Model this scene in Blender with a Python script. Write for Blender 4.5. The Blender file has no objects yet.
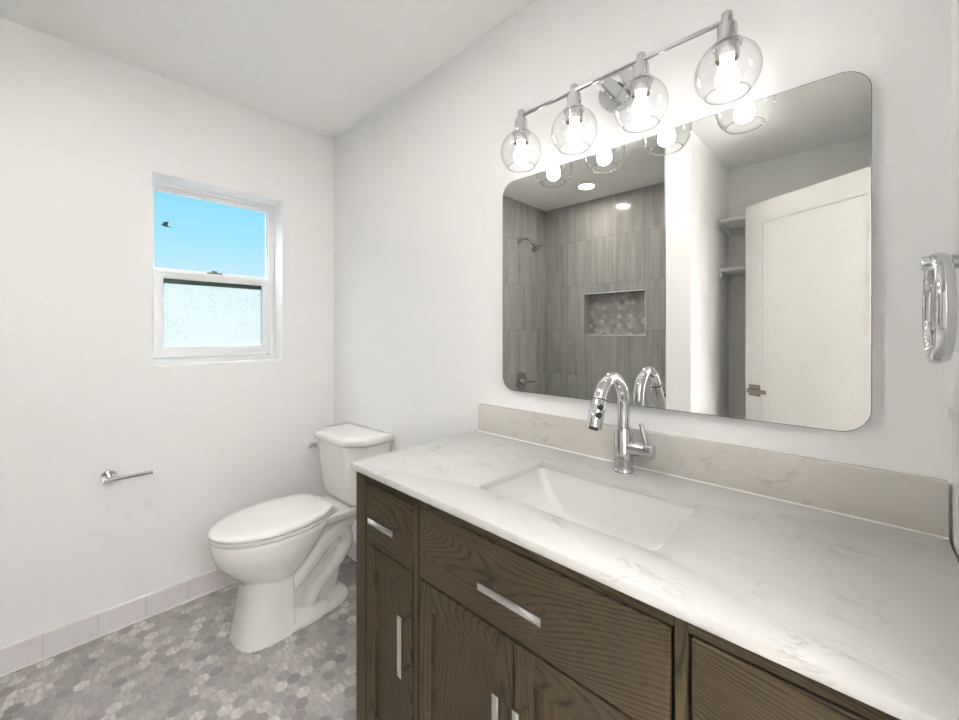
import bpy, bmesh, math, random
from mathutils import Vector, Matrix
random.seed(4)
S = bpy.context.scene
COL = S.collection
PI = math.pi

# ------------------------------------------------------------------ camera
F_PX, HORIZON, YAW = 401.9, 332.8, 0.7559
cd = bpy.data.cameras.new('camera')
cam = bpy.data.objects.new('camera', cd); COL.objects.link(cam)
cd.sensor_fit = 'HORIZONTAL'; cd.sensor_width = 36.0
cd.lens = F_PX / 959.0 * 36.0
cd.shift_y = -(360.0 - HORIZON) / 959.0
cd.clip_start = 0.01
cam.location = (2.3147, -1.1647, 1.2696)
cam.rotation_euler = (PI / 2, 0, YAW)
S.camera = cam

# ------------------------------------------------------------------ world
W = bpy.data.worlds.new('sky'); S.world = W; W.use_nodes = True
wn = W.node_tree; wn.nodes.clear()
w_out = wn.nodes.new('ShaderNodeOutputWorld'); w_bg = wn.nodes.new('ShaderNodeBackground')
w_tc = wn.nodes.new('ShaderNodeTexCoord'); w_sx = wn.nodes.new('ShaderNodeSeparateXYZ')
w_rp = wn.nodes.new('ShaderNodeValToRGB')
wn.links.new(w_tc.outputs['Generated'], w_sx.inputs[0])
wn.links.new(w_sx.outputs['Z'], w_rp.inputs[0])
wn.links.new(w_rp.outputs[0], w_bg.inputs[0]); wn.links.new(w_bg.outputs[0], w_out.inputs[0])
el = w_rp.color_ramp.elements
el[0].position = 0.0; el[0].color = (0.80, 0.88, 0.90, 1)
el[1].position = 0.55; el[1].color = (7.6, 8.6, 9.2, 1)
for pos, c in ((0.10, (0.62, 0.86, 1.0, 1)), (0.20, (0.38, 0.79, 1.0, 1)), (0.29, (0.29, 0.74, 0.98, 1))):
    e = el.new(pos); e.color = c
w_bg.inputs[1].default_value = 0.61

# ------------------------------------------------------------------ exposure
S.view_settings.view_transform = 'Standard'
S.view_settings.look = 'None'
S.view_settings.exposure = 0.76
S.view_settings.gamma = 1.0
S.view_settings.use_curve_mapping = False
S.cycles.max_bounces = 14; S.cycles.diffuse_bounces = 8; S.cycles.glossy_bounces = 8
S.cycles.transparent_max_bounces = 24; S.cycles.transmission_bounces = 8
S.cycles.caustics_reflective = False; S.cycles.caustics_refractive = False
S.cycles.sample_clamp_indirect = 40.0
S.cycles.use_denoising = True

BULB, CAN, FILL_CAN, HALL_FILL = 7.0, 68.0, 145.0, 390.0  # the last two drive unseen lamps added to brighten the room

# ------------------------------------------------------------------ node helpers
class NT:
    def __init__(s, name):
        s.m = bpy.data.materials.new(name); s.m.use_nodes = True
        s.t = s.m.node_tree; s.t.nodes.clear()
        s.out = s.n('ShaderNodeOutputMaterial')
    def n(s, kind, **kw):
        x = s.t.nodes.new(kind)
        for k, v in kw.items(): setattr(x, k, v)
        return x
    def set(s, sock, v):
        if hasattr(v, 'is_output'): s.t.links.new(v, sock)
        elif v is not None:
            if isinstance(v, (tuple, list)) and sock.type == 'RGBA' and len(v) == 3: v = (*v, 1)
            sock.default_value = v
    def math(s, op, a, b=None, c=None, clamp=False):
        x = s.n('ShaderNodeMath', operation=op, use_clamp=clamp)
        s.set(x.inputs[0], a); s.set(x.inputs[1], b); s.set(x.inputs[2], c)
        return x.outputs[0]
    def vmath(s, op, a, b=None, out=0):
        x = s.n('ShaderNodeVectorMath', operation=op)
        s.set(x.inputs[0], a); s.set(x.inputs[1], b)
        return x.outputs[out]
    def mix(s, f, a, b, blend='MIX'):
        x = s.n('ShaderNodeMix', data_type='RGBA', blend_type=blend)
        s.set(x.inputs[0], f); s.set(x.inputs[6], a); s.set(x.inputs[7], b)
        return x.outputs[2]
    def ramp(s, f, stops, interp='LINEAR'):
        x = s.n('ShaderNodeValToRGB'); r = x.color_ramp; r.interpolation = interp
        r.elements[0].position, r.elements[1].position = stops[0][0], stops[-1][0]
        r.elements[0].color, r.elements[1].color = (*stops[0][1], 1), (*stops[-1][1], 1)
        for p, c in stops[1:-1]:
            e = r.elements.new(p); e.color = (*c, 1)
        s.set(x.inputs[0], f); return x.outputs[0]
    def obj(s): return s.n('ShaderNodeTexCoord').outputs['Object']
    def noise(s, vec, scale, detail=2.0, rough=0.5, out=0):
        x = s.n('ShaderNodeTexNoise'); s.set(x.inputs['Vector'], vec)
        x.inputs['Scale'].default_value = scale; x.inputs['Detail'].default_value = detail
        x.inputs['Roughness'].default_value = rough
        return x.outputs[out]
    def bump(s, h, strength, dist=0.01):
        x = s.n('ShaderNodeBump'); x.inputs['Strength'].default_value = strength
        x.inputs['Distance'].default_value = dist; s.set(x.inputs['Height'], h); return x.outputs[0]
    def bsdf(s, color, rough=0.5, metal=0.0, normal=None, coat=0.0, spec=0.5):
        p = s.n('ShaderNodeBsdfPrincipled')
        s.set(p.inputs['Base Color'], color); s.set(p.inputs['Roughness'], rough)
        p.inputs['Metallic'].default_value = metal
        p.inputs['Coat Weight'].default_value = coat
        p.inputs['Specular IOR Level'].default_value = spec
        if normal is not None: s.set(p.inputs['Normal'], normal)
        s.t.links.new(p.outputs[0], s.out.inputs[0]); return p

def plain(name, color, rough=0.5, metal=0.0, coat=0.0, spec=0.5, noise=0.0, nscale=40):
    m = NT(name); c = color
    if noise:
        v = m.noise(m.obj(), nscale, 3)
        c = m.mix(v, tuple(x * (1 - noise) for x in color), tuple(min(1, x * (1 + noise)) for x in color))
    m.bsdf(c, rough, metal, None, coat, spec); return m.m

def paint(name, color, rough=0.55):
    m = NT(name); o = m.obj()
    n = m.noise(o, 260, 2); c = m.mix(m.noise(o, 1.3, 2), tuple(x * .985 for x in color), color)
    m.bsdf(c, rough, 0, m.bump(n, 0.05, 0.002)); return m.m

def wood(name, axis):
    """stained oak, grain running along axis 0 (x) or 2 (z)"""
    m = NT(name); o = m.obj()
    rnd = m.n('ShaderNodeObjectInfo').outputs['Random']
    off = m.n('ShaderNodeCombineXYZ')
    m.set(off.inputs[0], m.math('MULTIPLY', rnd, 7.3)); m.set(off.inputs[1], m.math('MULTIPLY', rnd, 3.1)); m.set(off.inputs[2], m.math('MULTIPLY', rnd, 11.7))
    o = m.vmath('ADD', o, off.outputs[0])
    def sc(al, ac):
        return m.vmath('MULTIPLY', o, tuple(al if i == axis else (ac * 0.35 if i == 1 else ac) for i in range(3)))
    wob = m.noise(sc(5, 14), 1, 2)
    field = m.math('ADD', m.noise(sc(1.2 if axis == 0 else 0.55, 6.2), 1, 0.0), m.math('MULTIPLY', wob, 0.016))
    axs = m.n('ShaderNodeSeparateXYZ'); m.set(axs.inputs[0], o)
    field = m.math('ADD', field, m.math('MULTIPLY', axs.outputs[2 if axis == 0 else 0], 2.2))
    lines = m.math('FRACT', m.math('MULTIPLY', field, 58))
    tri = m.math('ABSOLUTE', m.math('SUBTRACT', lines, 0.5))           # 0 .. 0.5
    tri = m.math('MULTIPLY', tri, 2.0)
    fib = m.noise(sc(7, 330), 1, 2, 0.6)
    pore = m.noise(sc(22, 420), 1, 1)
    base = m.mix(m.noise(sc(1.2, 5), 1, 2), (0.074, 0.055, 0.029), (0.104, 0.079, 0.042))
    base = m.mix(m.math('MULTIPLY', fib, 0.55), base, (0.0527, 0.0372, 0.0217))
    dark = m.ramp(tri, [(0.0, (1, 1, 1)), (0.18, (0.7,) * 3), (0.42, (0.1,) * 3), (1.0, (0, 0, 0))])
    broken = m.ramp(m.noise(sc(9, 120), 1, 1), [(0.34, (0.35,) * 3), (0.6, (1, 1, 1))])
    k = m.math('MULTIPLY', m.math('MULTIPLY', dark, broken), 0.92)
    c = m.mix(k, base, (0.018, 0.013, 0.008))
    pr = m.ramp(pore, [(0.30, (1, 1, 1)), (0.40, (0, 0, 0))])
    c = m.mix(m.math('MULTIPLY', pr, 0.5), c, (0.0217, 0.0155, 0.0096))
    m.bsdf(c, 0.5, 0, m.bump(m.math('SUBTRACT', 1.0, k), 0.12, 0.002), 0.0, 0.22)
    return m.m

def quartz(name, tint=(1, 1, 1)):
    m = NT(name); o = m.obj()
    rot = m.n('ShaderNodeMapping'); rot.inputs['Rotation'].default_value = (0.1, 0.15, math.radians(14))
    m.set(rot.inputs[0], o); r = rot.outputs[0]
    s1 = m.vmath('MULTIPLY', r, (2.2, 9.0, 9.0))
    warp = m.vmath('MULTIPLY', m.noise(o, 7, 3, out=1), (0.35, 0.9, 0.9))
    n = m.noise(m.vmath('ADD', s1, warp), 1.6, 4, 0.6)
    d = m.math('ABSOLUTE', m.math('SUBTRACT', n, 0.5))
    vein = m.ramp(d, [(0.0, (1, 1, 1)), (0.010, (0.5,) * 3), (0.03, (0, 0, 0))])
    mask = m.ramp(m.noise(o, 9, 2), [(0.48, (0, 0, 0)), (0.66, (1, 1, 1))])
    v = m.math('MULTIPLY', vein, mask)
    cl = m.noise(s1, 1.2, 4)
    t = lambda c: tuple(a * b for a, b in zip(c, tint))
    base = m.mix(cl, t((0.55, 0.54, 0.517)), t((0.615, 0.606, 0.588)))
    c = m.mix(m.math('MULTIPLY', v, 0.55), base, t((0.36, 0.33, 0.29)))
    m.bsdf(c, 0.26, 0, None, 0.0, 0.45); return m.m

def hex_nodes(m, o, pitch, rot90):
    """regular hexagons of flat-to-flat width `pitch`; returns edge distance 0..0.5 and a cell id vector"""
    sep = m.n('ShaderNodeSeparateXYZ'); m.set(sep.inputs[0], o)
    a, b = (sep.outputs[1], sep.outputs[0]) if rot90 == 'y' else ((sep.outputs[0], sep.outputs[2]) if rot90 == 'xz' else (sep.outputs[0], sep.outputs[1]))
    u = m.math('DIVIDE', a, pitch); v = m.math('DIVIDE', b, pitch)
    s3 = math.sqrt(3)
    def wrap(x, p, sh):
        x = m.math('SUBTRACT', x, sh)
        q = m.math('FLOOR', m.math('ADD', m.math('DIVIDE', x, p), 0.5))
        return m.math('SUBTRACT', x, m.math('MULTIPLY', q, p))
    ax, ay = wrap(u, 1.0, 0), wrap(v, s3, 0)
    bx, by = wrap(u, 1.0, 0.5), wrap(v, s3, s3 / 2)
    sq = lambda x, y: m.math('ADD', m.math('MULTIPLY', x, x), m.math('MULTIPLY', y, y))
    pick = m.math('LESS_THAN', sq(ax, ay), sq(bx, by))
    lerp = lambda p, q: m.math('ADD', m.math('MULTIPLY', p, pick), m.math('MULTIPLY', q, m.math('SUBTRACT', 1.0, pick)))
    gx, gy = lerp(ax, bx), lerp(ay, by)
    fx, fy = m.math('ABSOLUTE', gx), m.math('ABSOLUTE', gy)
    d = m.math('MAXIMUM', fx, m.math('ADD', m.math('MULTIPLY', fx, 0.5), m.math('MULTIPLY', fy, s3 / 2)))
    idv = m.n('ShaderNodeCombineXYZ')
    m.set(idv.inputs[0], m.math('ROUND', m.math('MULTIPLY', m.math('SUBTRACT', u, gx), 4)))
    m.set(idv.inputs[1], m.math('ROUND', m.math('MULTIPLY', m.math('SUBTRACT', v, gy), 4)))
    return d, idv.outputs[0]

def hex_tile(name, pitch, mode, dark=1.0):
    m = NT(name); o = m.obj()
    d, idv = hex_nodes(m, o, pitch, mode)
    wn_ = m.n('ShaderNodeTexWhiteNoise', noise_dimensions='3D'); m.set(wn_.inputs['Vector'], idv)
    rv, rc = wn_.outputs['Value'], wn_.outputs['Color']
    k = lambda c: tuple(x * dark for x in c)
    base = m.ramp(rv, [(0.0, k((0.27, 0.25, 0.25))), (0.06, k((0.33, 0.31, 0.30))), (0.35, k((0.39, 0.365, 0.355))), (0.65, k((0.47, 0.445, 0.43))), (0.85, k((0.60, 0.575, 0.55))), (1.0, k((0.68, 0.65, 0.62)))])
    # veining, a different direction in every stone
    off = m.vmath('MULTIPLY', rc, (40, 40, 40))
    p = m.vmath('ADD', o, off)
    st = m.vmath('MULTIPLY', p, (22, 75, 60))
    vn = m.noise(st, 1.0, 4, 0.62)
    c = m.mix(m.ramp(vn, [(0.35, (0.62,) * 3), (0.6, (0, 0, 0))]), base, k((0.27, 0.25, 0.245)))
    g = m.ramp(d, [(0.445, (0, 0, 0)), (0.475, (1, 1, 1))])
    c = m.mix(g, c, k((0.41, 0.385, 0.375)))
    rg = m.math('ADD', m.math('MULTIPLY', g, 0.4), 0.30)
    m.bsdf(c, rg, 0, m.bump(m.math('SUBTRACT', 1.0, g), 0.25, 0.002), 0.0, 0.4)
    return m.m

def shower_tile(name, along):
    """large grey tiles with vertical streaks; `along` is the horizontal world axis of the wall"""
    m = NT(name); o = m.obj()
    sep = m.n('ShaderNodeSeparateXYZ'); m.set(sep.inputs[0], o)
    h = sep.outputs[along]; z = sep.outputs[2]
    row = m.math('DIVIDE', m.math('ADD', z, -0.094), 0.4)
    ri = m.math('FLOOR', row); rf = m.math('FRACT', row)
    colu = m.math('ADD', m.math('DIVIDE', h, 0.236), 0.46)
    ci = m.math('FLOOR', colu); cf = m.math('FRACT', colu)
    idv = m.n('ShaderNodeCombineXYZ'); m.set(idv.inputs[0], ci); m.set(idv.inputs[1], ri)
    wn_ = m.n('ShaderNodeTexWhiteNoise', noise_dimensions='3D'); m.set(wn_.inputs['Vector'], idv.outputs[0])
    p = m.vmath('ADD', o, m.vmath('MULTIPLY', wn_.outputs['Color'], (9, 9, 9)))
    st = m.vmath('MULTIPLY', p, (70, 70, 2.6)); st2 = m.vmath('MULTIPLY', p, (16, 16, 1.8))
    n = m.math('ADD', m.math('MULTIPLY', m.noise(st, 1, 4, 0.6), 0.55), m.math('MULTIPLY', m.noise(st2, 1, 3), 0.45))
    n = m.math('ADD', n, m.math('MULTIPLY', m.math('SUBTRACT', wn_.outputs['Value'], 0.5), 0.10))
    c = m.ramp(n, [(0.28, (0.25, 0.247, 0.238)), (0.45, (0.37, 0.367, 0.355)), (0.58, (0.43, 0.427, 0.412)), (0.75, (0.50, 0.497, 0.48))])
    edge = m.math('MINIMUM', m.math('MULTIPLY', m.math('MINIMUM', rf, m.math('SUBTRACT', 1.0, rf)), 0.4),
                  m.math('MULTIPLY', m.math('MINIMUM', cf, m.math('SUBTRACT', 1.0, cf)), 0.236))
    g = m.ramp(edge, [(0.0, (1, 1, 1)), (0.0012, (1, 1, 1)), (0.0018, (0, 0, 0))])
    c = m.mix(m.math('MULTIPLY', g, 0.6), c, (0.22, 0.215, 0.205))
    m.bsdf(c, 0.13, 0, m.bump(m.math('SUBTRACT', 1.0, g), 0.2, 0.002), 0, 0.5)
    return m.m

def thin_glass(name, tint=(1, 1, 1), gloss=1.0):
    """a thin clear sheet: light passes straight through, the surface reflects by Fresnel"""
    m = NT(name)
    tr = m.n('ShaderNodeBsdfTransparent'); m.set(tr.inputs[0], tint)
    gl = m.n('ShaderNodeBsdfGlossy'); gl.inputs['Roughness'].default_value = 0.02
    lw = m.n('ShaderNodeLayerWeight'); lw.inputs['Blend'].default_value = 0.5
    fr = m.math('MULTIPLY_ADD', m.math('POWER', lw.outputs['Facing'], 4.0), 0.85, 0.035)
    mx = m.n('ShaderNodeMixShader')
    m.set(mx.inputs[0], m.math('MULTIPLY', fr, gloss, clamp=True))
    m.t.links.new(tr.outputs[0], mx.inputs[1]); m.t.links.new(gl.outputs[0], mx.inputs[2])
    m.t.links.new(mx.outputs[0], m.out.inputs[0]); return m.m

def frosted(name):
    m = NT(name); o = m.obj()
    vo = m.n('ShaderNodeTexVoronoi'); m.set(vo.inputs['Vector'], o); vo.inputs['Scale'].default_value = 130
    nz = m.noise(o, 170, 2)
    b = m.bump(vo.outputs['Distance'], 0.6, 0.003)
    tl = m.n('ShaderNodeBsdfTranslucent'); m.set(tl.inputs[0], m.mix(nz, (0.33, 0.35, 0.335), (0.66, 0.665, 0.645))); m.set(tl.inputs['Normal'], b)
    tr = m.n('ShaderNodeBsdfTransparent')
    m.set(tr.inputs[0], m.mix(m.ramp(nz, [(0.4, (0, 0, 0)), (0.6, (1, 1, 1))]), (0.80, 0.86, 0.85), (1, 1, 1)))
    gl = m.n('ShaderNodeBsdfGlossy'); gl.inputs['Roughness'].default_value = 0.25; m.set(gl.inputs['Normal'], b)
    m1 = m.n('ShaderNodeMixShader'); m1.inputs[0].default_value = 0.45
    m.t.links.new(tl.outputs[0], m1.inputs[1]); m.t.links.new(tr.outputs[0], m1.inputs[2])
    m2 = m.n('ShaderNodeMixShader'); m2.inputs[0].default_value = 0.05
    m.t.links.new(m1.outputs[0], m2.inputs[1]); m.t.links.new(gl.outputs[0], m2.inputs[2])
    m.t.links.new(m2.outputs[0], m.out.inputs[0]); return m.m

def glow(name, color, strength):
    m = NT(name); e = m.n('ShaderNodeEmission'); m.set(e.inputs[0], color); e.inputs[1].default_value = strength
    m.t.links.new(e.outputs[0], m.out.inputs[0]); return m.m

M_WALL = paint('wall_paint', (0.912, 0.907, 0.903))
M_CEIL = paint('ceiling_paint', (0.925, 0.92, 0.914))
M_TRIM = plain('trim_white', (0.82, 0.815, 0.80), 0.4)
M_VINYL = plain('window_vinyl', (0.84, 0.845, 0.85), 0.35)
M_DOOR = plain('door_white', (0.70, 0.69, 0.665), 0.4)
M_GROUT = plain('white_caulk', (0.82, 0.80, 0.79), 0.6)
M_BASE = plain('base_tile', (0.75, 0.72, 0.74), 0.25, noise=0.02)
M_JOINT = plain('base_joint', (0.55, 0.52, 0.53), 0.7)
M_FLOOR = hex_tile('hex_mosaic', 0.0465, 'y', 1.03)
M_NICHE = hex_tile('niche_mosaic', 0.0465, 'xz', 1.1)
M_TILE_X = shower_tile('shower_tile', 0)
M_TILE_Y = shower_tile('shower_tile_end', 1)
M_WOOD_H = wood('oak_horizontal', 0)
M_WOOD_V = wood('oak_vertical', 2)
M_GAP_SHADE = plain('painted_gap_shade', (0.012, 0.010, 0.008), 0.9)
M_QUARTZ = quartz('quartz')
M_QUARTZ_B = quartz('quartz_splash', (1.06, 1.03, 0.995))
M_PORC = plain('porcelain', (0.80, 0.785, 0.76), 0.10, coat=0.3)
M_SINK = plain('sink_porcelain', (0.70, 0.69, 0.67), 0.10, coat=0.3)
M_SEAT = plain('seat_plastic', (0.84, 0.83, 0.81), 0.18)
M_CHROME = plain('chrome', (0.66, 0.66, 0.67), 0.06, 1.0)
M_SATIN = plain('polished_pull', (0.78, 0.78, 0.78), 0.16, 1.0)
M_NICKEL = plain('brushed_nickel', (0.27, 0.24, 0.20), 0.32, 1.0)
M_BLACK = plain('black_rubber', (0.012, 0.012, 0.012), 0.5)
M_LATCH = plain('grey_latch', (0.16, 0.17, 0.15), 0.4)
M_MIRROR = plain('mirror_silver', (0.90, 0.90, 0.87), 0.0, 1.0)
M_MEDGE = plain('mirror_edge', (0.45, 0.48, 0.45), 0.2, 0.6)
M_GLOBE = thin_glass('globe_glass', (0.985, 0.985, 0.985), 1.0)
M_GLOBE_RIM = thin_glass('globe_rim_glass', (0.90, 0.90, 0.90), 1.0)
M_PANE = thin_glass('window_glass', (0.98, 0.99, 0.99), 0.05)
M_FROST = frosted('privacy_glass')
M_GREEN_STRIP = plain('dark_green_strip', (0.035, 0.075, 0.05), 0.35)
M_BULB = glow('bulb_glow', (1.0, 0.97, 0.925), BULB)
M_CAN = glow('can_light_glow', (1.0, 0.93, 0.85), CAN)
M_FILL_CAN = glow('fill_can_glow', (1.0, 0.965, 0.92), FILL_CAN)
M_HALL_FILL = glow('hall_fill_glow', (0.97, 0.985, 1.0), HALL_FILL)
M_GOLD = plain('brass_contact', (0.72, 0.55, 0.25), 0.25, 1.0)
M_PLASTIC = plain('switch_plastic', (0.90, 0.89, 0.88), 0.35)
M_BIRD = plain('bird_feathers', (0.05, 0.06, 0.06), 0.8, noise=0.3)
M_HFLOOR = plain('hall_floor', (0.42, 0.36, 0.30), 0.5, noise=0.1, nscale=6)

# ------------------------------------------------------------------ mesh helpers
class MB:
    """collects shapes given in room coordinates into one mesh"""
    def __init__(s): s.bm = bmesh.new(); s.mi = 0
    def _take(s, bm2, mat=None):
        if mat is not None:
            for f in bm2.faces: f.material_index = mat
        me = bpy.data.meshes.new('t'); bm2.to_mesh(me); bm2.free(); s.bm.from_mesh(me); bpy.data.meshes.remove(me)
        return s
    def box(s, lo, hi, bev=0.0, seg=2, mat=0, rot=None, piv=None):
        b = bmesh.new(); bmesh.ops.create_cube(b, size=1)
        lo, hi = Vector(lo), Vector(hi); c = (lo + hi) / 2; d = hi - lo
        for v in b.verts: v.co = Vector((v.co.x * d.x, v.co.y * d.y, v.co.z * d.z)) + c
        if bev: bmesh.ops.bevel(b, geom=b.edges[:], offset=bev, segments=seg, profile=0.5, affect='EDGES')
        if rot is not None:
            p = Vector(piv) if piv else c
            for v in b.verts: v.co = rot @ (v.co - p) + p
        return s._take(b, mat)
    def lathe(s, prof, origin=(0, 0, 0), axis=(0, 0, 1), n=40, mat=0, closed=False):
        """prof: (radius, height) pairs along axis"""
        b = bmesh.new(); q = Vector((0, 0, 1)).rotation_difference(Vector(axis)); o = Vector(origin)
        rings = []
        for r, h in prof:
            if r < 1e-6: rings.append([b.verts.new(o + q @ Vector((0, 0, h)))])
            else: rings.append([b.verts.new(o + q @ Vector((r * math.cos(2 * PI * i / n), r * math.sin(2 * PI * i / n), h))) for i in range(n)])
        prs = list(zip(rings, rings[1:])) + ([(rings[-1], rings[0])] if closed else [])
        for A, B in prs:
            if len(A) == 1 and len(B) == 1: continue
            for i in range(n):
                j = (i + 1) % n
                if len(A) == 1: b.faces.new((A[0], B[j], B[i]))
                elif len(B) == 1: b.faces.new((A[i], A[j], B[0]))
                else: b.faces.new((A[i], A[j], B[j], B[i]))
        bmesh.ops.recalc_face_normals(b, faces=b.faces[:])
        return s._take(b, mat)
    def tube(s, pts, r, n=20, mat=0, smooth=0, cap=True):
        P = [Vector(p) for p in pts]
        if smooth:
            Q = []
            for i in range(len(P) - 1):
                a, b_, c, d = P[max(i - 1, 0)], P[i], P[i + 1], P[min(i + 2, len(P) - 1)]
                for k in range(smooth):
                    t = k / smooth
                    Q.append(0.5 * ((2 * b_) + (c - a) * t + (2 * a - 5 * b_ + 4 * c - d) * t * t + (3 * b_ - a - 3 * c + d) * t ** 3))
            Q.append(P[-1]); P = Q
        b = bmesh.new(); rings = []; up = None
        for i, p in enumerate(P):
            t = (P[min(i + 1, len(P) - 1)] - P[max(i - 1, 0)]).normalized()
            if up is None:
                up = Vector((0, 0, 1)) if abs(t.z) < 0.9 else Vector((1, 0, 0))
            up = (up - t * up.dot(t)).normalized(); sd = t.cross(up)
            rr = r[min(i * len(r) // len(P), len(r) - 1)] if isinstance(r, (list, tuple)) else r
            rings.append([b.verts.new(p + (up * math.cos(2 * PI * k / n) + sd * math.sin(2 * PI * k / n)) * rr) for k in range(n)])
        for A, B in zip(rings, rings[1:]):
            for k in range(n): b.faces.new((A[k], A[(k + 1) % n], B[(k + 1) % n], B[k]))
        if cap: b.faces.new(rings[0]); b.faces.new(rings[-1])
        bmesh.ops.recalc_face_normals(b, faces=b.faces[:])
        return s._take(b, mat)
    def loft(s, rings, mat=0, cap=(True, True)):
        b = bmesh.new(); R = [[b.verts.new(p) for p in ring] for ring in rings]; n = len(R[0])
        for A, B in zip(R, R[1:]):
            for k in range(n): b.faces.new((A[k], A[(k + 1) % n], B[(k + 1) % n], B[k]))
        if cap[0]: b.faces.new(R[0])
        if cap[1]: b.faces.new(R[-1])
        bmesh.ops.recalc_face_normals(b, faces=b.faces[:])
        return s._take(b, mat)
    def slab(s, loops, axis, a0, a1, mat=0, bev=0.0, sides=None):
        """prism: loops[0] outline, the rest holes, as 2-D points; axis 0/1/2 is the thickness direction"""
        b = bmesh.new()
        def P(u, v, w): return {0: (w, u, v), 1: (u, w, v), 2: (u, v, w)}[axis]
        caps = []
        for w in (a0, a1):
            es = []; L = []
            for lp in loops:
                vs = [b.verts.new(P(u, v, w)) for u, v in lp]; L.append(vs)
                es += [b.edges.new((vs[i], vs[(i + 1) % len(vs)])) for i in range(len(vs))]
            bmesh.ops.triangle_fill(b, use_beauty=True, use_dissolve=False, edges=es); caps.append(L)
        for A, B in zip(*caps):
            for i in range(len(A)):
                j = (i + 1) % len(A); f = b.faces.new((A[i], A[j], B[j], B[i]))
        bmesh.ops.recalc_face_normals(b, faces=b.faces[:])
        if bev:
            lim = [e for e in b.edges if len(e.link_faces) == 2 and e.calc_face_angle(0) > 1.2 and
                   abs(e.verts[0].co[axis] - e.verts[1].co[axis]) < 1e-6]
            bmesh.ops.bevel(b, geom=lim, offset=bev, segments=2, profile=0.5, affect='EDGES')
        return s._take(b, mat)
    def build(s, name, mats, parent=None, angle=35, origin=None):
        o0 = Vector(parent['_o']) if parent is not None and '_o' in parent else Vector(origin or (0, 0, 0))
        for v in s.bm.verts: v.co -= o0
        me = bpy.data.meshes.new(name); s.bm.to_mesh(me); s.bm.free()
        for m in (mats if isinstance(mats, (list, tuple)) else [mats]): me.materials.append(m)
        me.polygons.foreach_set('use_smooth', [True] * len(me.polygons))
        me.set_sharp_from_angle(angle=math.radians(angle))
        o = bpy.data.objects.new(name, me); COL.objects.link(o)
        if parent is not None: o.parent = parent; o['_o'] = tuple(o0)
        elif origin: o.location = o0; o['_o'] = tuple(o0)
        return o

def thing(name, label, cat, loc, group=None):
    o = bpy.data.objects.new(name, None); COL.objects.link(o); o.empty_display_size = 0.1
    o.location = loc; o['_o'] = tuple(loc); o['label'] = label; o['category'] = cat
    if group: o['group'] = group
    return o
def tag(o, label, cat, group=None):
    o['label'] = label; o['category'] = cat
    if group: o['group'] = group
    return o
def struct(o): o['kind'] = 'structure'; return o
def rrect(x0, y0, x1, y1, r, n=8):
    pts = []
    for cx, cy, a in ((x1 - r, y1 - r, 0), (x0 + r, y1 - r, 90), (x0 + r, y0 + r, 180), (x1 - r, y0 + r, 270)):
        for i in range(n + 1):
            t = math.radians(a + 90 * i / n); pts.append((cx + r * math.cos(t), cy + r * math.sin(t)))
    return pts
def rect(x0, y0, x1, y1): return [(x0, y0), (x1, y0), (x1, y1), (x0, y1)]

# ------------------------------------------------------------------ room shell
XR, H, YB, YC = 2.443, 2.44, -2.13, -2.20     # right wall, ceiling, shower back wall, closet back wall
YP = -1.396                                    # front plane of shower and closet
WO = (-0.859, 1.12, -0.294, 1.997)             # window opening (y0, z0, y1, z1)
DO = (-1.385, 0.0, -0.665, 2.05)               # doorway opening in the right wall

struct(MB().box((-0.16, YC - 0.1, -0.1), (XR + 0.12, 0.1, 0)).build('floor', M_FLOOR))
struct(MB().box((-0.16, YC - 0.1, H), (XR + 0.12, 0.1, H + 0.1)).build('ceiling', M_CEIL))
struct(MB().slab([rect(YC - 0.1, 0, 0.1, H), rect(*WO)], 0, -0.16, 0).build('wall_left', M_WALL))
struct(MB().box((0, 0, 0), (XR + 0.12, 0.1, H)).build('wall_back', M_WALL))
struct(MB().slab([[(YC - 0.1, 0), (DO[0], 0), (DO[0], DO[3]), (DO[2], DO[3]), (DO[2], 0), (0, 0), (0, H), (YC - 0.1, H)]], 0, XR, XR + 0.12).build('wall_right', M_WALL))
struct(MB().slab([[(1.475, YC), (1.638, YC), (1.612, YP), (1.475, YP)]], 2, 0, H).build('wall_partition', M_WALL))
struct(MB().box((1.475, YC - 0.1, 0), (XR, YC, H)).build('wall_front', M_WALL))
# shower end wall (plumbing wall) and tiled back wall with a niche
NX0, NX1, NZ0, NZ1 = 0.525, 1.077, 1.248, 1.617
struct(MB().box((0.0, YB, 0), (0.117, YP, H)).build('wall_shower_left', M_TILE_Y))
struct(MB().slab([rect(0.117, 0, 1.475, H), rect(NX0, NZ0, NX1, NZ1)], 1, YB - 0.13, YB).build('wall_shower_back', M_TILE_X))
struct(MB().box((1.465, YB, 0), (1.475, YP - 0.004, H)).build('wall_shower_right', M_TILE_Y))
struct(MB().box((NX0 - 0.01, YB - 0.125, NZ0 - 0.01), (NX1 + 0.01, YB - 0.10, NZ1 + 0.01)).build('wall_niche', M_NICHE))
fr = MB()
for lo, hi in (((NX0, YB - 0.10, NZ0), (NX1, YB - 0.002, NZ0 + 0.008)), ((NX0, YB - 0.10, NZ1 - 0.008), (NX1, YB - 0.002, NZ1)),
               ((NX0, YB - 0.10, NZ0 + 0.008), (NX0 + 0.008, YB - 0.002, NZ1 - 0.008)), ((NX1 - 0.008, YB - 0.10, NZ0 + 0.008), (NX1, YB - 0.002, NZ1 - 0.008))):
    fr.box(lo, hi)
struct(fr.build('trim_1', M_TILE_X))
fr = MB().slab([rect(NX0 - 0.002, NZ0 - 0.002, NX1 + 0.002, NZ1 + 0.002), rect(NX0 + 0.006, NZ0 + 0.006, NX1 - 0.006, NZ1 - 0.006)], 1, YB - 0.001, YB + 0.004)
struct(fr.build('trim_2', M_SATIN))
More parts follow.
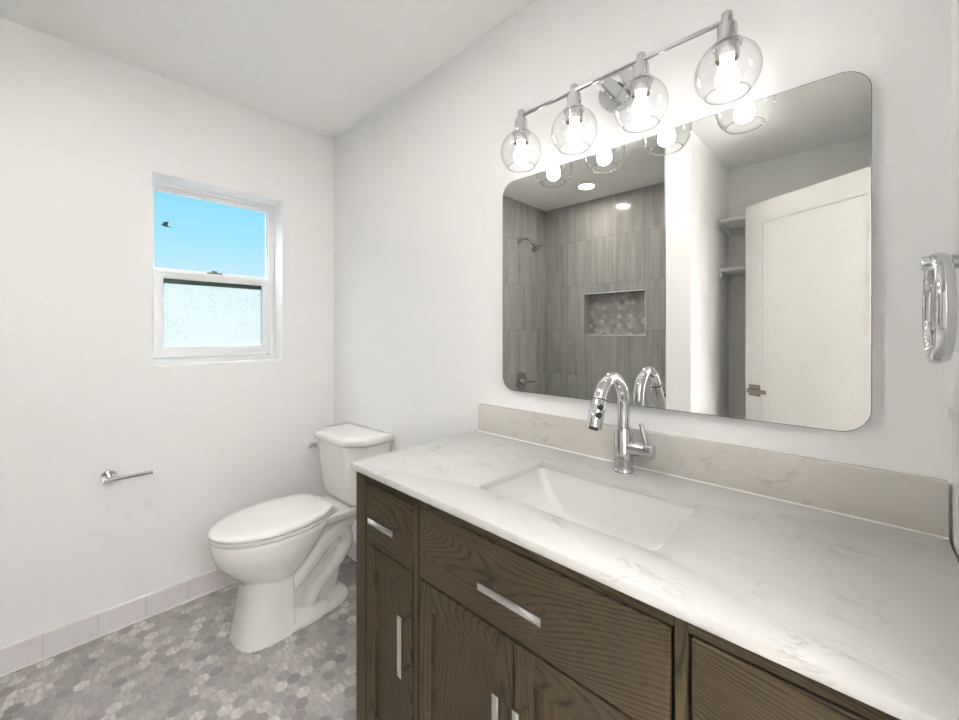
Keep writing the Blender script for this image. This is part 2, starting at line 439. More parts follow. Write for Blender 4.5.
# low shower curb
struct(MB().box((0.117, YP - 0.10, 0), (1.475, YP, 0.11), 0.004).build('trim_3', M_QUARTZ))

# baseboard of grey tiles with a caulk line above and below
bb = MB()
y = 0.0; edges = [0.0, -0.105, -0.2605, -0.416, -0.571, -0.726, -0.881, -1.037, -1.192, -1.347, -1.394]
for a, b in zip(edges, edges[1:]): bb.box((0.0, b + 0.001, 0.006), (0.011, a - 0.001, 0.0965), 0.0008, 1, 0)
bb.box((0, -1.394, 0.002), (0.0095, 0, 0.0975), mat=2)
bb.box((0, -1.394, 0.0965), (0.010, 0, 0.101), 0.001, 1, 1)
bb.box((0, -1.394, 0), (0.014, 0, 0.007), 0.001, 1, 1)
struct(bb.build('baseboard_left', [M_BASE, M_GROUT, M_JOINT]))
bb = MB(); x = 0.012; xs = [0.012, 0.20, 0.355, 0.51, 0.665, 0.82, 0.975, 1.13, 1.228]
for a, b in zip(xs, xs[1:]): bb.box((a + 0.001, -0.011, 0.006), (b - 0.001, 0, 0.0965), 0.0008, 1, 0)
bb.box((0.012, -0.0095, 0.002), (1.228, 0, 0.0975), mat=2)
bb.box((0.012, -0.010, 0.0965), (1.228, 0, 0.101), 0.001, 1, 1)
bb.box((0.014, -0.014, 0), (1.228, 0, 0.007), 0.001, 1, 1)
struct(bb.build('baseboard_back', [M_BASE, M_GROUT, M_JOINT]))

# doorway casing and small hall beyond
struct(MB().slab([[(DO[0] - 0.06, 0), (DO[0], 0), (DO[0], DO[3]), (DO[2], DO[3]), (DO[2], 0), (DO[2] + 0.06, 0), (DO[2] + 0.06, DO[3] + 0.06), (DO[0] - 0.06, DO[3] + 0.06)]], 0, XR - 0.012, XR, bev=0.002).build('trim_4', M_TRIM))
HX0, HX1, HY0, HY1 = XR + 0.12, 3.75, -2.3, 0.5
struct(MB().box((HX0, HY0, -0.1), (HX1, HY1, 0)).build('floor_hall', M_HFLOOR))
struct(MB().box((HX0, HY0, H), (HX1, HY1, H + 0.1)).build('ceiling_hall', M_CEIL))
struct(MB().box((HX1, HY0, 0), (HX1 + 0.1, HY1, H)).build('wall_hall_right', M_WALL))
struct(MB().box((HX0, HY1, 0), (HX1, HY1 + 0.1, H)).build('wall_hall_back', M_WALL))
struct(MB().box((HX0, HY0 - 0.1, 0), (HX1, HY0, H)).build('wall_hall_front', M_WALL))
struct(MB().box((HX0, 0.0, 0), (HX0 + 0.01, HY1, H)).build('wall_hall_left', M_WALL))

# ------------------------------------------------------------------ window
win = struct(thing('window_1', 'white single-hung window with frosted lower pane in the left wall', 'window', (-0.13, -0.577, 1.12)))
del win['category']
y0, z0, y1, z1 = WO
f = MB()
f.slab([rect(y0, z0, y1, z1), rect(-0.838, 1.145, -0.324, 1.976)], 0, -0.16, -0.12, bev=0.002)
f.slab([rect(-0.838, 1.145, -0.324, 1.976), rect(-0.833, 1.150, -0.333, 1.956)], 0, -0.158, -0.138, bev=0.002)
f.box((-0.158, -0.838, 1.560), (-0.128, -0.324, 1.582), 0.002)          # meeting rail behind
f.build('window_frame', M_VINYL, win)
MB().box((-0.152, -0.834, 1.580), (-0.148, -0.332, 1.957)).build('upper_pane', M_PANE, win)
sa = MB()
sa.slab([rect(-0.842, 1.152, -0.322, 1.576), rect(-0.800, 1.200, -0.359, 1.534)], 0, -0.150, -0.122, bev=0.003)
sa.box((-0.124, -0.835, 1.556), (-0.116, -0.327, 1.574), 0.002)
sa.box((-0.124, -0.842, 1.152), (-0.112, -0.322, 1.162), 0.002)
sash = sa.build('lower_sash', M_VINYL, win)
MB().box((-0.142, -0.802, 1.198), (-0.138, -0.357, 1.536)).build('lower_pane', M_FROST, sash)
MB().box((-0.1375, -0.801, 1.511), (-0.134, -0.358, 1.535), 0.001).build('stand_in_strip', M_GREEN_STRIP, sash)  # added dark strip, stands in for what shows through the pane
MB().box((-0.1375, -0.3605, 1.2), (-0.134, -0.3585, 1.512)).build('gasket', M_LATCH, sash)
la = MB().box((-0.146, -0.621, 1.574), (-0.120, -0.552, 1.582), 0.002).box((-0.142, -0.600, 1.580), (-0.124, -0.575, 1.592), 0.003)
la.build('sash_lock', M_LATCH, win)

# bird outside in the sky
bird = thing('bird', 'tiny dark bird gliding in the blue sky outside the window', 'bird', (-8.0, 0.42, 3.46))
bird['_o'] = (-8.0, 0.42, 3.487); bird.scale = (0.7, 0.7, 0.7)
b = MB()
ring = lambda y, r, z: [(-8.0 + 0.8 * r * math.cos(t * PI / 6), y, z + r * math.sin(t * PI / 6)) for t in range(12)]
b.loft([ring(0.42 + d, r, 3.487 + dz) for d, r, dz in ((-0.125, 0.004, 0.012), (-0.115, 0.014, 0.012), (-0.09, 0.022, 0.012), (-0.06, 0.026, 0.005), (0.0, 0.032, 0), (0.05, 0.020, -0.004), (0.09, 0.010, -0.008))])
b.loft([[(-8 + s_, 0.42 + yy, 3.48 + zz) for s_, yy, zz in ((-0.012, 0.08, -0.006), (0.012, 0.08, -0.006), (0.035, 0.15, -0.012), (-0.035, 0.15, -0.012))],
        [(-8 + s_, 0.42 + yy, 3.476 + zz) for s_, yy, zz in ((-0.012, 0.08, -0.006), (0.012, 0.08, -0.006), (0.035, 0.15, -0.012), (-0.035, 0.15, -0.012))]])
b.build('body', M_BIRD, bird)
for sgn in (-1, 1):
    wv = []
    for t, ch, up, sw in ((0.02, 0.055, 0.012, 0), (0.09, 0.06, 0.05, -0.012), (0.16, 0.045, 0.075, 0.01), (0.22, 0.012, 0.08, 0.05)):
        cy, cz = 0.40 + sw, 3.487 + up
        wv.append([(-8 + sgn * t, cy - ch, cz), (-8 + sgn * t, cy, cz + 0.006), (-8 + sgn * t, cy + ch, cz), (-8 + sgn * t, cy, cz - 0.003)])
    MB().loft(wv).build('wing', M_BIRD, bird)

# ------------------------------------------------------------------ interior door, open against the camera's right
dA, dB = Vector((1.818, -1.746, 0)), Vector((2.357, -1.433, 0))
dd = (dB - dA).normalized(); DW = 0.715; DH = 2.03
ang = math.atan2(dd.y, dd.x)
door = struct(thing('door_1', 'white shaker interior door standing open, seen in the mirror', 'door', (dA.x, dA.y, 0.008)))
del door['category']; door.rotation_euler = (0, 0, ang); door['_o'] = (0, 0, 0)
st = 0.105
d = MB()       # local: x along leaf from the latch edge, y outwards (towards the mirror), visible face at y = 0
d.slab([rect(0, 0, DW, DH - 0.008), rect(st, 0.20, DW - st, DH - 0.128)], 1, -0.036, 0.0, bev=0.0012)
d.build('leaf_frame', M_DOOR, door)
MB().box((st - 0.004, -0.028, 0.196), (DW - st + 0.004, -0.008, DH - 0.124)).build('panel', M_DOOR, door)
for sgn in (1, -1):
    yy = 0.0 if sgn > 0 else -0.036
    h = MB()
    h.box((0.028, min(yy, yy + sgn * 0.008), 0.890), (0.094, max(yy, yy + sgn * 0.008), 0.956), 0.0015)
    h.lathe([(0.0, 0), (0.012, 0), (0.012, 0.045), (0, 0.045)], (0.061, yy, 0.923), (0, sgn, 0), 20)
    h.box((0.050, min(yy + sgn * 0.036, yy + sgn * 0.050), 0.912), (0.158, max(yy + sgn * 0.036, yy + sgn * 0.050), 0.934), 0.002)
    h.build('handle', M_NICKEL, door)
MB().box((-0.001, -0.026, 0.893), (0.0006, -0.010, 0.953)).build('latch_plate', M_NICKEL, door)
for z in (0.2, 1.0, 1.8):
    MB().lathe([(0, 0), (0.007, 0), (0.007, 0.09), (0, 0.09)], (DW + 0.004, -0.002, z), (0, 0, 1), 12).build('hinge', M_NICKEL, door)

# closet shelves and the small casing with a painted recess on the closet's back wall
for zt, lab in ((2.025, 'upper white closet shelf, higher of the two seen in the mirror'), (1.70, 'lower white closet shelf beneath the other, seen in the mirror')):
    sh = thing('closet_shelf', lab, 'shelf', (2.0, YC, zt - 0.02), 'closet shelves')
    MB().box((1.6395, YC + 0.001, zt - 0.022), (2.441, -1.918, zt), 0.0015).build('board', M_TRIM, sh)
    MB().box((1.6395, YC + 0.02, zt - 0.062), (1.655, -1.920, zt - 0.0225), 0.001).build('cleat', M_TRIM, sh)
    MB().box((1.656, YC + 0.001, zt - 0.062), (2.441, YC + 0.019, zt - 0.0225), 0.001).build('cleat', M_TRIM, sh)
cz = MB().slab([[(1.655, 0.001), (1.735, 0.001), (1.735, 1.10), (2.30, 1.10), (2.30, 0.001), (2.38, 0.001), (2.38, 1.175), (1.655, 1.175)]], 1, YC, YC + 0.014, bev=0.002)
struct(cz.build('trim_5', M_TRIM))
struct(MB().box((1.735, YC + 0.001, 0.001), (2.30, YC + 0.004, 1.10)).build('trim_6', plain('painted_recess', (0.55, 0.53, 0.50), 0.5)))  # flat panel; the dark of a recess is put into its greyer colour

# ------------------------------------------------------------------ shower fittings
def downlight(x, y, label, lens):
    t = thing('recessed_light', label, 'ceiling light', (x, y, H), 'recessed ceiling lights')
    MB().lathe([(0.062, 0), (0.085, 0), (0.085, -0.004), (0.062, -0.008), (0.058, -0.003)], (x, y, H - 0.0005), n=48, closed=True).build('trim_ring', M_TRIM, t)
    MB().lathe([(0, -0.004), (0.060, -0.004), (0.060, -0.001), (0, -0.001)], (x, y, H - 0.0005), n=40).build('lens', lens, t)
downlight(0.738, -1.79, 'lit round recessed downlight in the shower ceiling, seen in the mirror', M_CAN)
downlight(1.25, -1.06, 'added unseen fill downlight recessed in the ceiling in front of the vanity', M_FILL_CAN)  # second can is out of view, added as room fill

sx = 0.1175
shd = thing('showerhead', 'chrome shower head on bent arm on the tiled shower wall', 'shower head', (sx, -1.72, 2.09))
MB().lathe([(0, 0), (0.032, 0), (0.030, 0.006), (0.014, 0.012), (0, 0.012)], (sx, -1.72, 2.09), (1, 0, 0), 28).build('flange', M_CHROME, shd)
MB().tube([(sx, -1.72, 2.09), (sx + 0.05, -1.72, 2.095), (sx + 0.10, -1.72, 2.085), (sx + 0.145, -1.72, 2.05)], 0.010, 14, smooth=6).build('arm', M_CHROME, shd)
MB().lathe([(0, -0.005), (0.014, -0.005), (0.017, 0.01), (0.014, 0.025), (0.026, 0.045), (0.044, 0.062), (0.046, 0.075), (0.040, 0.079), (0, 0.079)], (sx + 0.142, -1.72, 2.053), Vector((0.62, 0, -0.78)), 32).build('head', M_CHROME, shd)
val = thing('shower_valve', 'round chrome shower valve with lever handle low on the tiled wall', 'shower valve', (sx, -1.752, 0.835))
MB().lathe([(0, 0), (0.082, 0), (0.080, 0.006), (0.060, 0.012), (0, 0.012)], (sx, -1.752, 0.835), (1, 0, 0), 40).build('escutcheon', M_CHROME, val)
MB().lathe([(0, 0.01), (0.028, 0.01), (0.026, 0.05), (0.022, 0.055), (0, 0.055)], (sx, -1.752, 0.835), (1, 0, 0), 28).build('hub', M_CHROME, val)
MB().tube([(sx + 0.045, -1.752, 0.835), (sx + 0.05, -1.82, 0.83), (sx + 0.055, -1.87, 0.828)], 0.0085, 14, smooth=4).build('lever', M_CHROME, val)

# ------------------------------------------------------------------ vanity
VX0, VX1, VY = 1.227, 2.409, -0.546
ZT = 0.8655                                             # underside of the worktop
van = thing('vanity_cabinet', 'dark stained oak bathroom vanity cabinet with chrome pulls under the white worktop', 'cabinet', (1.82, -0.27, 0))
FT = 0.019
c = MB()
c.box((VX0, VY + FT, 0.09), (VX0 + 0.019, -0.002, ZT), mat=1)
c.box((VX1 - 0.019, VY + FT, 0.09), (VX1, -0.002, ZT), mat=1)
c.box((VX0, -0.012, 0.09), (VX1, -0.002, ZT), mat=1)
c.box((VX0, VY + FT, 0.09), (VX1, -0.002, 0.108), mat=1)
c.box((VX0 + 0.02, VY + 0.07, 0.0), (VX1 - 0.02, VY + 0.09, 0.09), mat=1)
c.box((VX0 + 0.02, VY + 0.09, 0.0), (VX0 + 0.04, -0.01, 0.09), mat=1)
c.box((VX1 - 0.04, VY + 0.09, 0.0), (VX1 - 0.02, -0.01, 0.09), mat=1)
c.build('carcass', [M_WOOD_H, M_WOOD_V], van)
# face frame: stiles full height, top and bottom rails between them
XA, XB, XC, XD = 1.2815, 1.5005, 1.5255, 2.1170         # left bay, middle bay
XE, XF = 2.1410, 2.3595                                 # right bay
for a, b in ((VX0, XA - 0.003), (XB + 0.003, XC - 0.003), (XD + 0.003, XE - 0.003), (XF + 0.003, VX1)):
    MB().box((a, VY, 0.09), (b, VY + FT, ZT), 0.0015, 1).build('stile', M_WOOD_V, van)
for a, b in ((XA, XB), (XC, XD), (XE, XF)):
    MB().box((a - 0.002, VY + 0.001, 0.842), (b + 0.002, VY + FT, ZT), 0.0008, 1).build('rail', M_WOOD_H, van)
    MB().box((a - 0.002, VY + 0.001, 0.09), (b + 0.002, VY + FT, 0.125), 0.0008, 1).build('rail', M_WOOD_H, van)
    MB().box((a - 0.002, VY + 0.016, 0.125), (b + 0.002, VY + 0.0175, 0.842)).build('gap_shade_sheet', M_GAP_SHADE, van)  # near-black sheet; the shade in the gaps is put into its colour
def pull(parent, x, z, length, vertical):
    p = MB(); yb = VY; t = 0.009
    hl = length / 2
    if vertical:
        p.box((x - t * .95, yb - 0.034, z - hl), (x + t * .95, yb - 0.026, z + hl), 0.0012, 2)
        for s_ in (-1, 1): p.box((x - 0.0035, yb - 0.027, z + s_ * (hl - 0.012) - 0.004), (x + 0.0035, yb + 0.0005, z + s_ * (hl - 0.012) + 0.004), 0.0008, 1)
    else:
        p.box((x - hl, yb - 0.034, z - t), (x + hl, yb - 0.026, z + t * 0.7), 0.0012, 2)
        for s_ in (-1, 1): p.box((x + s_ * (hl - 0.012) - 0.004, yb - 0.027, z - 0.0035), (x + s_ * (hl - 0.012) + 0.004, yb + 0.0005, z + 0.0035), 0.0008, 1)
    return p.build('pull', M_SATIN, parent)
ZD0, ZD1 = 0.6690, 0.8385
for a, b, L in ((XA, XB, 0.116), (XC, XD, 0.154), (XE, XF, 0.116)):
    dr = MB().box((a + 0.0022, VY, ZD0), (b - 0.0022, VY + 0.0155, ZD1 - 0.0008), 0.0015, 1).build('drawer', M_WOOD_H, van)
    pull(dr, (a + b) / 2 + 0.012, 0.762, L, False)
def cab_door(a, b, pull_x):
    z0, z1 = 0.1275, 0.6632; s_ = 0.046
    dr = MB()
    dr.box((a, VY, z0), (a + s_, VY + 0.0155, z1), 0.001, 1); dr.box((b - s_, VY, z0), (b, VY + 0.0155, z1), 0.001, 1)
    o = dr.build('door', M_WOOD_V, van)
    for za, zb in ((z1 - 0.062, z1), (z0, z0 + 0.062)):
        MB().box((a + s_, VY + 0.0010, za), (b - s_, VY + 0.0155, zb), 0.0008, 1).build('door_rail', M_WOOD_H, o)
    MB().box((a + s_ - 0.001, VY + 0.0100, z0 + 0.06), (b - s_ + 0.001, VY + 0.0152, z1 - 0.06)).build('door_panel', M_WOOD_V, o)
    pull(o, pull_x, 0.494, 0.150, True)
cab_door(XA + 0.0022, XB - 0.0022, 1.490)
xm = (XC + XD) / 2 + 0.0015
cab_door(XC + 0.0022, xm - 0.0015, xm - 0.019)
cab_door(xm + 0.0015, XD - 0.0022, xm + 0.031)
cab_door(XE + 0.0022, XF - 0.0022, XE + 0.024)

# worktop with the sink cut-out, splash
CX0, CX1, CY0, CZ = 1.2145, 2.4375, -0.5585, 0.8845
SX0, SX1, SY0, SY1 = 1.622, 2.056, -0.437, -0.160
tag(MB().slab([rect(CX0, CY0, CX1, -0.001), rrect(SX0, SY0, SX1, SY1, 0.013)], 2, ZT, CZ, bev=0.0018).build('worktop', M_QUARTZ), 'white quartz vanity worktop with faint grey veins and a sink cut-out', 'worktop')
bsp = thing('backsplash', 'low beige-white quartz backsplash strip standing on the worktop along the wall', 'backsplash', (1.82, -0.01, CZ))
MB().box((CX0 + 0.012, -0.0195, CZ + 0.0008), (CX1, -0.001, 0.9905), 0.0018).build('strip', M_QUARTZ_B, bsp)
MB().tube([(CX0 + 0.012, -0.0205, CZ + 0.0012), (CX1, -0.0205, CZ + 0.0012)], 0.0022, 8).build('caulk_line', M_GROUT, bsp)

# sink
sk = thing('sink', 'white rectangular undermount sink basin set in the worktop', 'sink', ((SX0 + SX1) / 2, (SY0 + SY1) / 2, 0.72))
b = MB(); e = 0.004
def sring(ix0, ix1, iy0, iy1, r, z): return [(x, y, z) for x, y in rrect(SX0 - e + ix0, SY0 - e + iy0, SX1 + e - ix1, SY1 + e - iy1, r, 10)]
prof = [(0, 0, 0, 0, .02, ZT - 0.0006), (.006, .006, .003, .003, .02, ZT - .02), (.026, .026, .008, .007, .024, ZT - .055), (.058, .058, .014, .012, .028, ZT - .095),
        (.088, .088, .022, .018, .032, ZT - .120), (.120, .120, .040, .032, .035, ZT - .134), (.165, .165, .075, .065, .04, ZT - .139), (.19, .19, .11, .10, .02, ZT - .141)]
inner = [sring(*p) for p in prof]
outer = [sring(p[0] - .012, p[1] - .012, p[2] - .012, p[3] - .012, p[4] + .01, p[5] - (.012 if i else 0)) for i, p in enumerate(prof)]
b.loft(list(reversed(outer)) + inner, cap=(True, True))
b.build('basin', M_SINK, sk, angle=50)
dx, dy, dz = (SX0 + SX1) / 2, (SY0 + SY1) / 2, ZT - .141
MB().lathe([(0, 0.003), (0.016, 0.003), (0.019, 0.001), (0.021, 0.004), (0.027, 0.004), (0.030, 0.0), (0, 0)], (dx, dy, dz), n=32).build('drain', M_CHROME, sk)

# faucet
fx, fy = 1.838, -0.073
fa = thing('faucet', 'chrome pull-down gooseneck faucet with side lever behind the sink', 'faucet', (fx, fy, CZ))
MB().lathe([(0, 0), (0.0285, 0), (0.0285, 0.006), (0.0265, 0.009), (0, 0.009)], (fx, fy, CZ + 0.0003), n=40).build('base_ring', M_CHROME, fa)
MB().lathe([(0, 0.008), (0.0255, 0.008), (0.0255, 0.119), (0.0240, 0.122), (0.0170, 0.123), (0, 0.123)], (fx, fy, CZ), n=40).build('body', M_CHROME, fa)
pts = [(fx, fy, CZ + 0.112), (fx, fy, CZ + 0.190)]
R = 0.0740
for k in range(1, 17):
    t = PI * k / 16 * 0.89
    pts.append((fx - 0.0 * k, fy - R + R * math.cos(t), CZ + 0.190 + R * math.sin(t) * 1.02))
last = Vector(pts[-1]); dirn = (last - Vector(pts[-2])).normalized()
MB().tube(pts, 0.0160, 24).build('spout', M_CHROME, fa)
p0 = last; p1 = last + dirn * 0.073
hd = MB().lathe([(0, 0), (0.0168, 0), (0.0182, 0.003), (0.0195, 0.067), (0.0185, 0.073), (0, 0.073)], p0, dirn, 28).build('spray_head', M_CHROME, fa)
MB().lathe([(0.0166, -0.0012), (0.0176, -0.0012), (0.0176, 0.0012), (0.0166, 0.0012)], p0, dirn, 28, closed=True).build('joint_ring', M_BLACK, hd)
side = Vector((0.66, -0.75, 0)); side = (side - dirn * side.dot(dirn)).normalized()
for dd_ in (0.022, 0.043):
    MB().lathe([(0, 0), (0.0080, 0), (0.0076, 0.003), (0, 0.0035)], p0 + dirn * dd_ + side * (0.0176 + 0.03 * dd_), side, 20).build('spray_button', M_BLACK, hd)
MB().lathe([(0, 0), (0.012, 0), (0.011, 0.004), (0, 0.004)], p1, dirn, 20).build('nozzle', M_BLACK, hd)
MB().lathe([(0, 0.015), (0.0195, 0.015), (0.0195, 0.052), (0.0188, 0.0525), (0.0188, 0.0545), (0.0202, 0.055), (0.0202, 0.080), (0.0187, 0.082), (0, 0.082)], (fx, fy, CZ + 0.068), (1, 0, 0), 32).build('handle_hub', M_CHROME, fa)
MB().tube([(fx + 0.064, fy, CZ + 0.080), (fx + 0.050, fy - 0.004, CZ + 0.140)], 0.0062, 14).build('lever', M_CHROME, fa)

# ------------------------------------------------------------------ mirror
mi = thing('mirror', 'large frameless wall mirror with rounded corners above the sink', 'mirror', (1.84, 0, 1.44))
MX0, MX1, MZ0, MZ1 = 1.353, 2.335, 1.060, 1.821
lp = rrect(MX0, MZ0, MX1, MZ1, 0.052, 12)
MB().slab([lp], 1, -0.0195, -0.002).build('backing', M_MEDGE, mi)
MB().slab([rrect(MX0 + 0.0015, MZ0 + 0.0015, MX1 - 0.0015, MZ1 - 0.0015, 0.0505, 12)], 1, -0.0203, -0.0193).build('mirror_glass', M_MIRROR, mi, angle=20)

# ------------------------------------------------------------------ vanity light
LY, LZ = -0.116, 1.978
lt = thing('vanity_light', 'chrome four-globe vanity light bar above the mirror', 'wall light', (1.80, 0, LZ))
MB().lathe([(0, 0), (0.0585, 0), (0.0585, 0.020), (0.0555, 0.024), (0, 0.024)], (1.795, -0.001, 1.990), (0, -1, 0), 56).build('back_plate', M_CHROME, lt)
for ax, zz in ((1.776, 1.981), (1.826, 1.985)):
    MB().box((ax - 0.006, LY, LZ - 0.005), (ax + 0.006, -0.022, LZ + 0.005), 0.002).build('arm', M_CHROME, lt)
GX = [1.513, 1.708, 1.903, 2.098]
MB().tube([(GX[0], LY, LZ), (GX[-1], LY, LZ)], 0.0062, 16).build('bar', M_CHROME, lt)
def globe_unit(x):
    o = (x, LY, 0)
    so = MB()
    so.lathe([(0, 1.994), (0.0110, 1.994), (0.0120, 1.992), (0.0120, 1.9665), (0.0195, 1.9655), (0.0208, 1.963), (0.0208, 1.9275), (0.0290, 1.9265), (0.0305, 1.9245), (0.0305, 1.921), (0.0245, 1.9205), (0.0245, 1.890), (0.0222, 1.890), (0.0218, 1.908), (0, 1.908)], o, n=40)
    sock = so.build('socket', M_CHROME, lt)
    MB().lathe([(0, 1.893), (0.017, 1.893), (0.0175, 1.906), (0, 1.906)], o, n=24).build('contact_ring', M_GOLD, sock)
    # globe: open at the bottom, short neck at the top
    R = 0.0665; cz = 1.8610; pr = []
    a0, a1 = math.asin(-0.0500 / R), math.asin(0.0600 / R)
    for k in range(29):
        a = a0 + (a1 - a0) * k / 28; pr.append((R * math.cos(a), cz + R * math.sin(a)))
    inn = [(r * 0.982 if r > .03 else r - .001, cz + (z - cz) * 0.982) for r, z in reversed(pr)]
    inn[-1] = (pr[0][0] - 0.0022, pr[0][1])
    gs = MB().lathe(pr + inn, o, n=56, closed=True).build('globe_shade', M_GLOBE, lt, angle=60)
    MB().lathe([(pr[0][0] - .001 + .0018 * math.cos(PI * k / 5), pr[0][1] + .0018 * math.sin(PI * k / 5)) for k in range(10)], o, n=56, closed=True).build('rim', M_GLOBE_RIM, gs, angle=60)
    bl = MB().lathe([(0, 1.820), (0.010, 1.8215), (0.0185, 1.827), (0.0235, 1.836), (0.0245, 1.846), (0.0225, 1.858), (0.0175, 1.870), (0.0135, 1.881), (0.0130, 1.892), (0, 1.892)], o, n=28)
    bl.build('bulb', M_BULB, lt, angle=60)
for x in GX: globe_unit(x)

# ------------------------------------------------------------------ towel ring, switch, paper holder
tr = thing('towel_ring', 'chrome towel ring hanging beside the mirror on the right wall', 'towel ring', (XR, -0.262, 1.372))
MB().lathe([(0, 0), (0.024, 0), (0.024, 0.006), (0.022, 0.008), (0, 0.008)], (XR - 0.0003, -0.262, 1.374), (-1, 0, 0), 32).build('wall_plate', M_CHROME, tr)
MB().lathe([(0, 0.006), (0.0105, 0.006), (0.0105, 0.057), (0.0095, 0.059), (0, 0.059)], (XR, -0.262, 1.374), (-1, 0, 0), 24).build('post', M_CHROME, tr)
rg = [(0.0775 + 0.0050 * math.cos(t), 0.0100 * math.sin(t)) for t in [2 * PI * k / 16 for k in range(16)]]
ring = MB().lathe(rg, (XR - 0.042, -0.262, 1.374 - 0.0680), (1, 0, 0), 72, closed=True).build('ring', M_CHROME, tr, angle=60)

sw = thing('wall_switch', 'white rocker switch plate on the right wall below the towel ring', 'switch', (XR, -0.10, 1.175))
MB().box((XR - 0.0095, -0.148, 1.115), (XR - 0.0002, -0.050, 1.235), 0.003).build('cover_plate', M_PLASTIC, sw)
MB().box((XR - 0.017, -0.121, 1.140), (XR - 0.0092, -0.087, 1.207), 0.002).build('rocker', M_PLASTIC, sw)

tp = thing('toilet_paper_holder', 'empty chrome toilet paper holder arm on the left wall', 'paper holder', (0, -1.003, 0.662))
MB().lathe([(0, 0), (0.026, 0), (0.026, 0.005), (0.024, 0.008), (0, 0.008)], (0.0003, -1.003, 0.662), (1, 0, 0), 36).build('wall_plate', M_CHROME, tp)
MB().lathe([(0, 0.006), (0.0095, 0.006), (0.0095, 0.062), (0, 0.062)], (0, -1.003, 0.662), (1, 0, 0), 24).build('post', M_CHROME, tp)
MB().lathe([(0, 0), (0.0085, 0), (0.0088, 0.006), (0.0078, 0.008), (0.0078, 0.152), (0.0098, 0.154), (0.0098, 0.159), (0, 0.159)], (0.062, -1.024, 0.660), (0, 1, 0.0), 24).build('arm', M_CHROME, tp)

# ------------------------------------------------------------------ toilet
TX = 0.457
to = thing('toilet', 'white two-piece elongated toilet with closed lid in the corner', 'toilet', (TX, -0.40, 0))
def egg(yf, yb, ym, w, z, ef=2.0, eb=2.6, n=56, dz=0.0):
    pts = []
    for k in range(n):
        t = 2 * PI * k / n
        s_, c_ = math.sin(t), math.cos(t)
        e_ = ef if c_ > 0 else eb
        x = w * math.copysign(abs(s_) ** (2 / e_), s_)
        yv = abs(c_) ** (2 / e_)
        y = ym - (ym - yf) * yv if c_ > 0 else ym + (yb - ym) * yv
        pts.append((TX + x, y, z))
    return pts
b = MB()
b.loft([egg(*a) for a in ((-.600, -.45, -.50, .085, .190), (-.625, -.43, -.50, .108, .228), (-.655, -.40, -.50, .130, .260), (-.690, -.37, -.50, .152, .297), (-.717, -.34, -.50, .170, .333),
                          (-.732, -.31, -.50, .180, .370), (-.739, -.29, -.50, .184, .407), (-.740, -.28, -.50, .184, .424), (-.736, -.285, -.50, .180, .432))])
# rear deck that carries the tank
b.loft([egg(-.40, -.035, -.20, w, z, 5, 5) for w, z in ((.085, .372), (.108, .394), (.122, .424), (.118, .432))])
# pedestal front column
b.loft([egg(yf, -.455, -.53, w, z, 2.7, 9) for yf, w, z in ((-.668, .131, 0.0), (-.665, .128, .012), (-.655, .121, .06), (-.645, .115, .12), (-.637, .111, .18), (-.631, .108, .25))])
# foot flange
b.loft([egg(yf, yb, -.40, w, z, 2.7, 3.0) for yf, yb, w, z in ((-.60, -.165, .131, 0.0), (-.60, -.168, .128, .018), (-.58, -.180, .112, .030), (-.56, -.20, .08, .042))])
# inner web
b.loft([egg(yf, yb, -.35, w, z, 4, 4) for yf, yb, w, z in ((-.50, -.22, .055, .03), (-.50, -.20, .050, .12), (-.50, -.17, .050, .24), (-.50, -.11, .065, .34), (-.45, -.06, .09, .40))])
for s_ in (-1, 1):
    X = TX + s_ * 0.055
    b.tube([(X, -.50, .125), (X, -.44, .172), (X, -.36, .232), (X, -.29, .295), (X, -.235, .322), (X, -.195, .300), (X, -.190, .250), (X, -.230, .195), (X, -.295, .140), (X, -.355, .085), (X, -.37, .03)], 0.034, 16, smooth=6)
    b.lathe([(0, 0), (.017, 0), (.015, .012), (.010, .018), (0, .02)], (TX + s_ * .096, -.315, .034), n=20)
bowl = b.build('bowl', M_PORC, to, angle=180)
rm = bowl.modifiers.new('remesh', 'REMESH'); rm.mode = 'VOXEL'; rm.voxel_size = 0.0045; rm.use_smooth_shade = True
sm = bowl.modifiers.new('smooth', 'SMOOTH'); sm.factor = 0.5; sm.iterations = 7

def seat_out(grow, z):
    """elongated seat outline with a straight, chamfered back"""
    pts = []
    for k in range(41):
        t = -PI / 2 + PI * k / 40
        x = (.186 + grow) * math.sin(t); y = -.47 - (.272 + grow) * abs(math.cos(t)) ** 0.95
        pts.append((TX + x, y, z))
    for x, y in ((.183, -.44), (.160, -.352), (.112, -.274 + grow), (-.112, -.274 + grow), (-.160, -.352), (-.183, -.44)):
        pts.append((TX + x * (1 + grow * 4), y, z))
    return [(x - .006, y, z + .012) for x, y, z in pts]
MB().loft([seat_out(-.008, .4225), seat_out(-.002, .4255), seat_out(0, .430), seat_out(-.002, .4385), seat_out(-.010, .4395)]).build('seat', M_SEAT, to, angle=50)
MB().loft([seat_out(-.010, .4425), seat_out(-.001, .4445), seat_out(.001, .450), seat_out(-.003, .4575), seat_out(-.012, .4615), seat_out(-.05, .4640), seat_out(-.10, .4650)]).build('lid', M_SEAT, to, angle=40)
for s_ in (-1, 1):
    MB().box((TX + s_ * .075 - .018, -.276, .4325), (TX + s_ * .075 + .018, -.246, .456), .005).build('hinge', M_SEAT, to)
to.rotation_euler = (0, 0, math.radians(2.6)); to.location.x -= 0.010
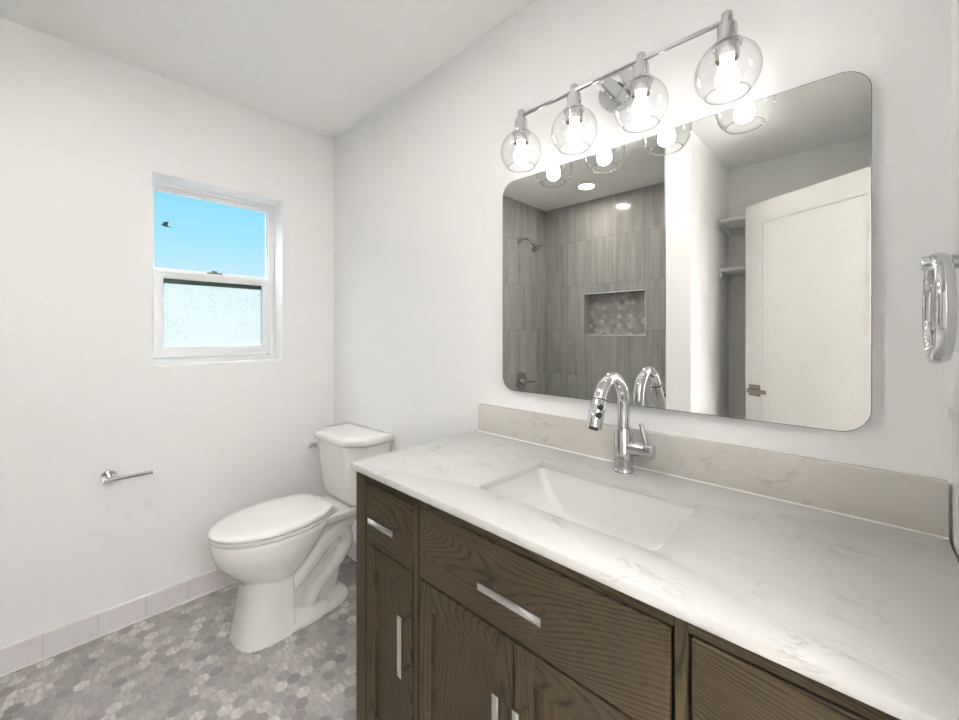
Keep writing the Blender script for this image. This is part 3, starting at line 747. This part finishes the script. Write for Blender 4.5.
def tank_ring(w, yf, yb, ch, z, r=0.0):
    w -= .008
    """plan outline with chamfered front corners"""
    P = [(-w, yb), (-w, yf + ch * 1.0), (-w + ch * 1.15, yf), (w - ch * 1.15, yf), (w, yf + ch * 1.0), (w, yb)]
    out = []
    n = len(P)
    for i in range(n):
        a, p, c_ = Vector(P[i - 1]), Vector(P[i]), Vector(P[(i + 1) % n])
        rr = min(0.014, (a - p).length * .4, (c_ - p).length * .4)
        q0 = p + (a - p).normalized() * rr; q1 = p + (c_ - p).normalized() * rr
        for k in range(6):
            t = k / 5; out.append(q0 * (1 - t) ** 2 + p * 2 * t * (1 - t) + q1 * t * t)
    return [(TX + v.x, v.y, z + .005) for v in out]
MB().loft([tank_ring(*a) for a in ((.150, -.165, -.045, .045, .4275), (.172, -.185, -.035, .05, .432), (.186, -.200, -.028, .055, .446), (.193, -.208, -.024, .06, .475), (.198, -.217, -.022, .06, .53), (.204, -.227, -.022, .06, .62), (.209, -.235, -.022, .06, .728))]).build('tank', M_PORC, to, angle=60)
MB().loft([tank_ring(*a) for a in ((.208, -.240, -.018, .064, .727), (.218, -.250, -.012, .068, .731), (.222, -.254, -.010, .070, .738), (.222, -.254, -.010, .070, .754), (.219, -.251, -.012, .069, .7605), (.212, -.244, -.018, .066, .7645), (.15, -.19, -.06, .045, .7660))]).build('tank_lid', M_PORC, to, angle=60)
lv = MB()
n_ = Vector((-.66, -.75, 0)).normalized(); p_ = Vector((TX - .170, -.2130, .690))
lv.lathe([(0, 0), (.019, 0), (.019, .006), (.014, .010), (.011, .024), (0, .024)], p_, n_, 28)
t_ = Vector((.75, -.66, 0))
lv.tube([p_ + n_ * .026 - t_ * .012, p_ + n_ * .029 + t_ * .012, p_ + n_ * .028 + t_ * .05 + Vector((0, 0, -.004))], [.0115, .010, .008], 16, smooth=4)
lv.build('flush_lever', M_CHROME, to)

# ------------------------------------------------------------------ unseen uplight added in the hall to brighten the room
hl = thing('fill_pendant', 'added white bowl uplight, room fill from the unseen hall beyond the doorway', 'added fill lamp', (3.15, -1.0, H))
MB().lathe([(0, 0), (0.06, 0), (0.06, -0.02), (0.055, -0.024), (0, -0.024)], (3.15, -1.0, H - 0.0005), n=32).build('ceiling_rose', M_TRIM, hl)
MB().lathe([(0, -0.02), (0.006, -0.02), (0.006, -1.12), (0, -1.12)], (3.15, -1.0, H), n=12).build('rod', M_CHROME, hl)
MB().lathe([(0.225, -0.88), (0.224, -1.08), (0.20, -1.14), (0.12, -1.17), (0, -1.18), (0, -1.172), (0.118, -1.162), (0.194, -1.133), (0.217, -1.077), (0.219, -0.88)], (3.15, -1.0, H), n=48, closed=False).build('bowl', M_TRIM, hl)
MB().lathe([(0.007, -1.105), (0.18, -1.105), (0.18, -1.101), (0.007, -1.101)], (3.15, -1.0, H), n=40, closed=True).build('fill_disc', M_HALL_FILL, hl)

for o in bpy.data.objects:
    if '_o' in o: del o['_o']
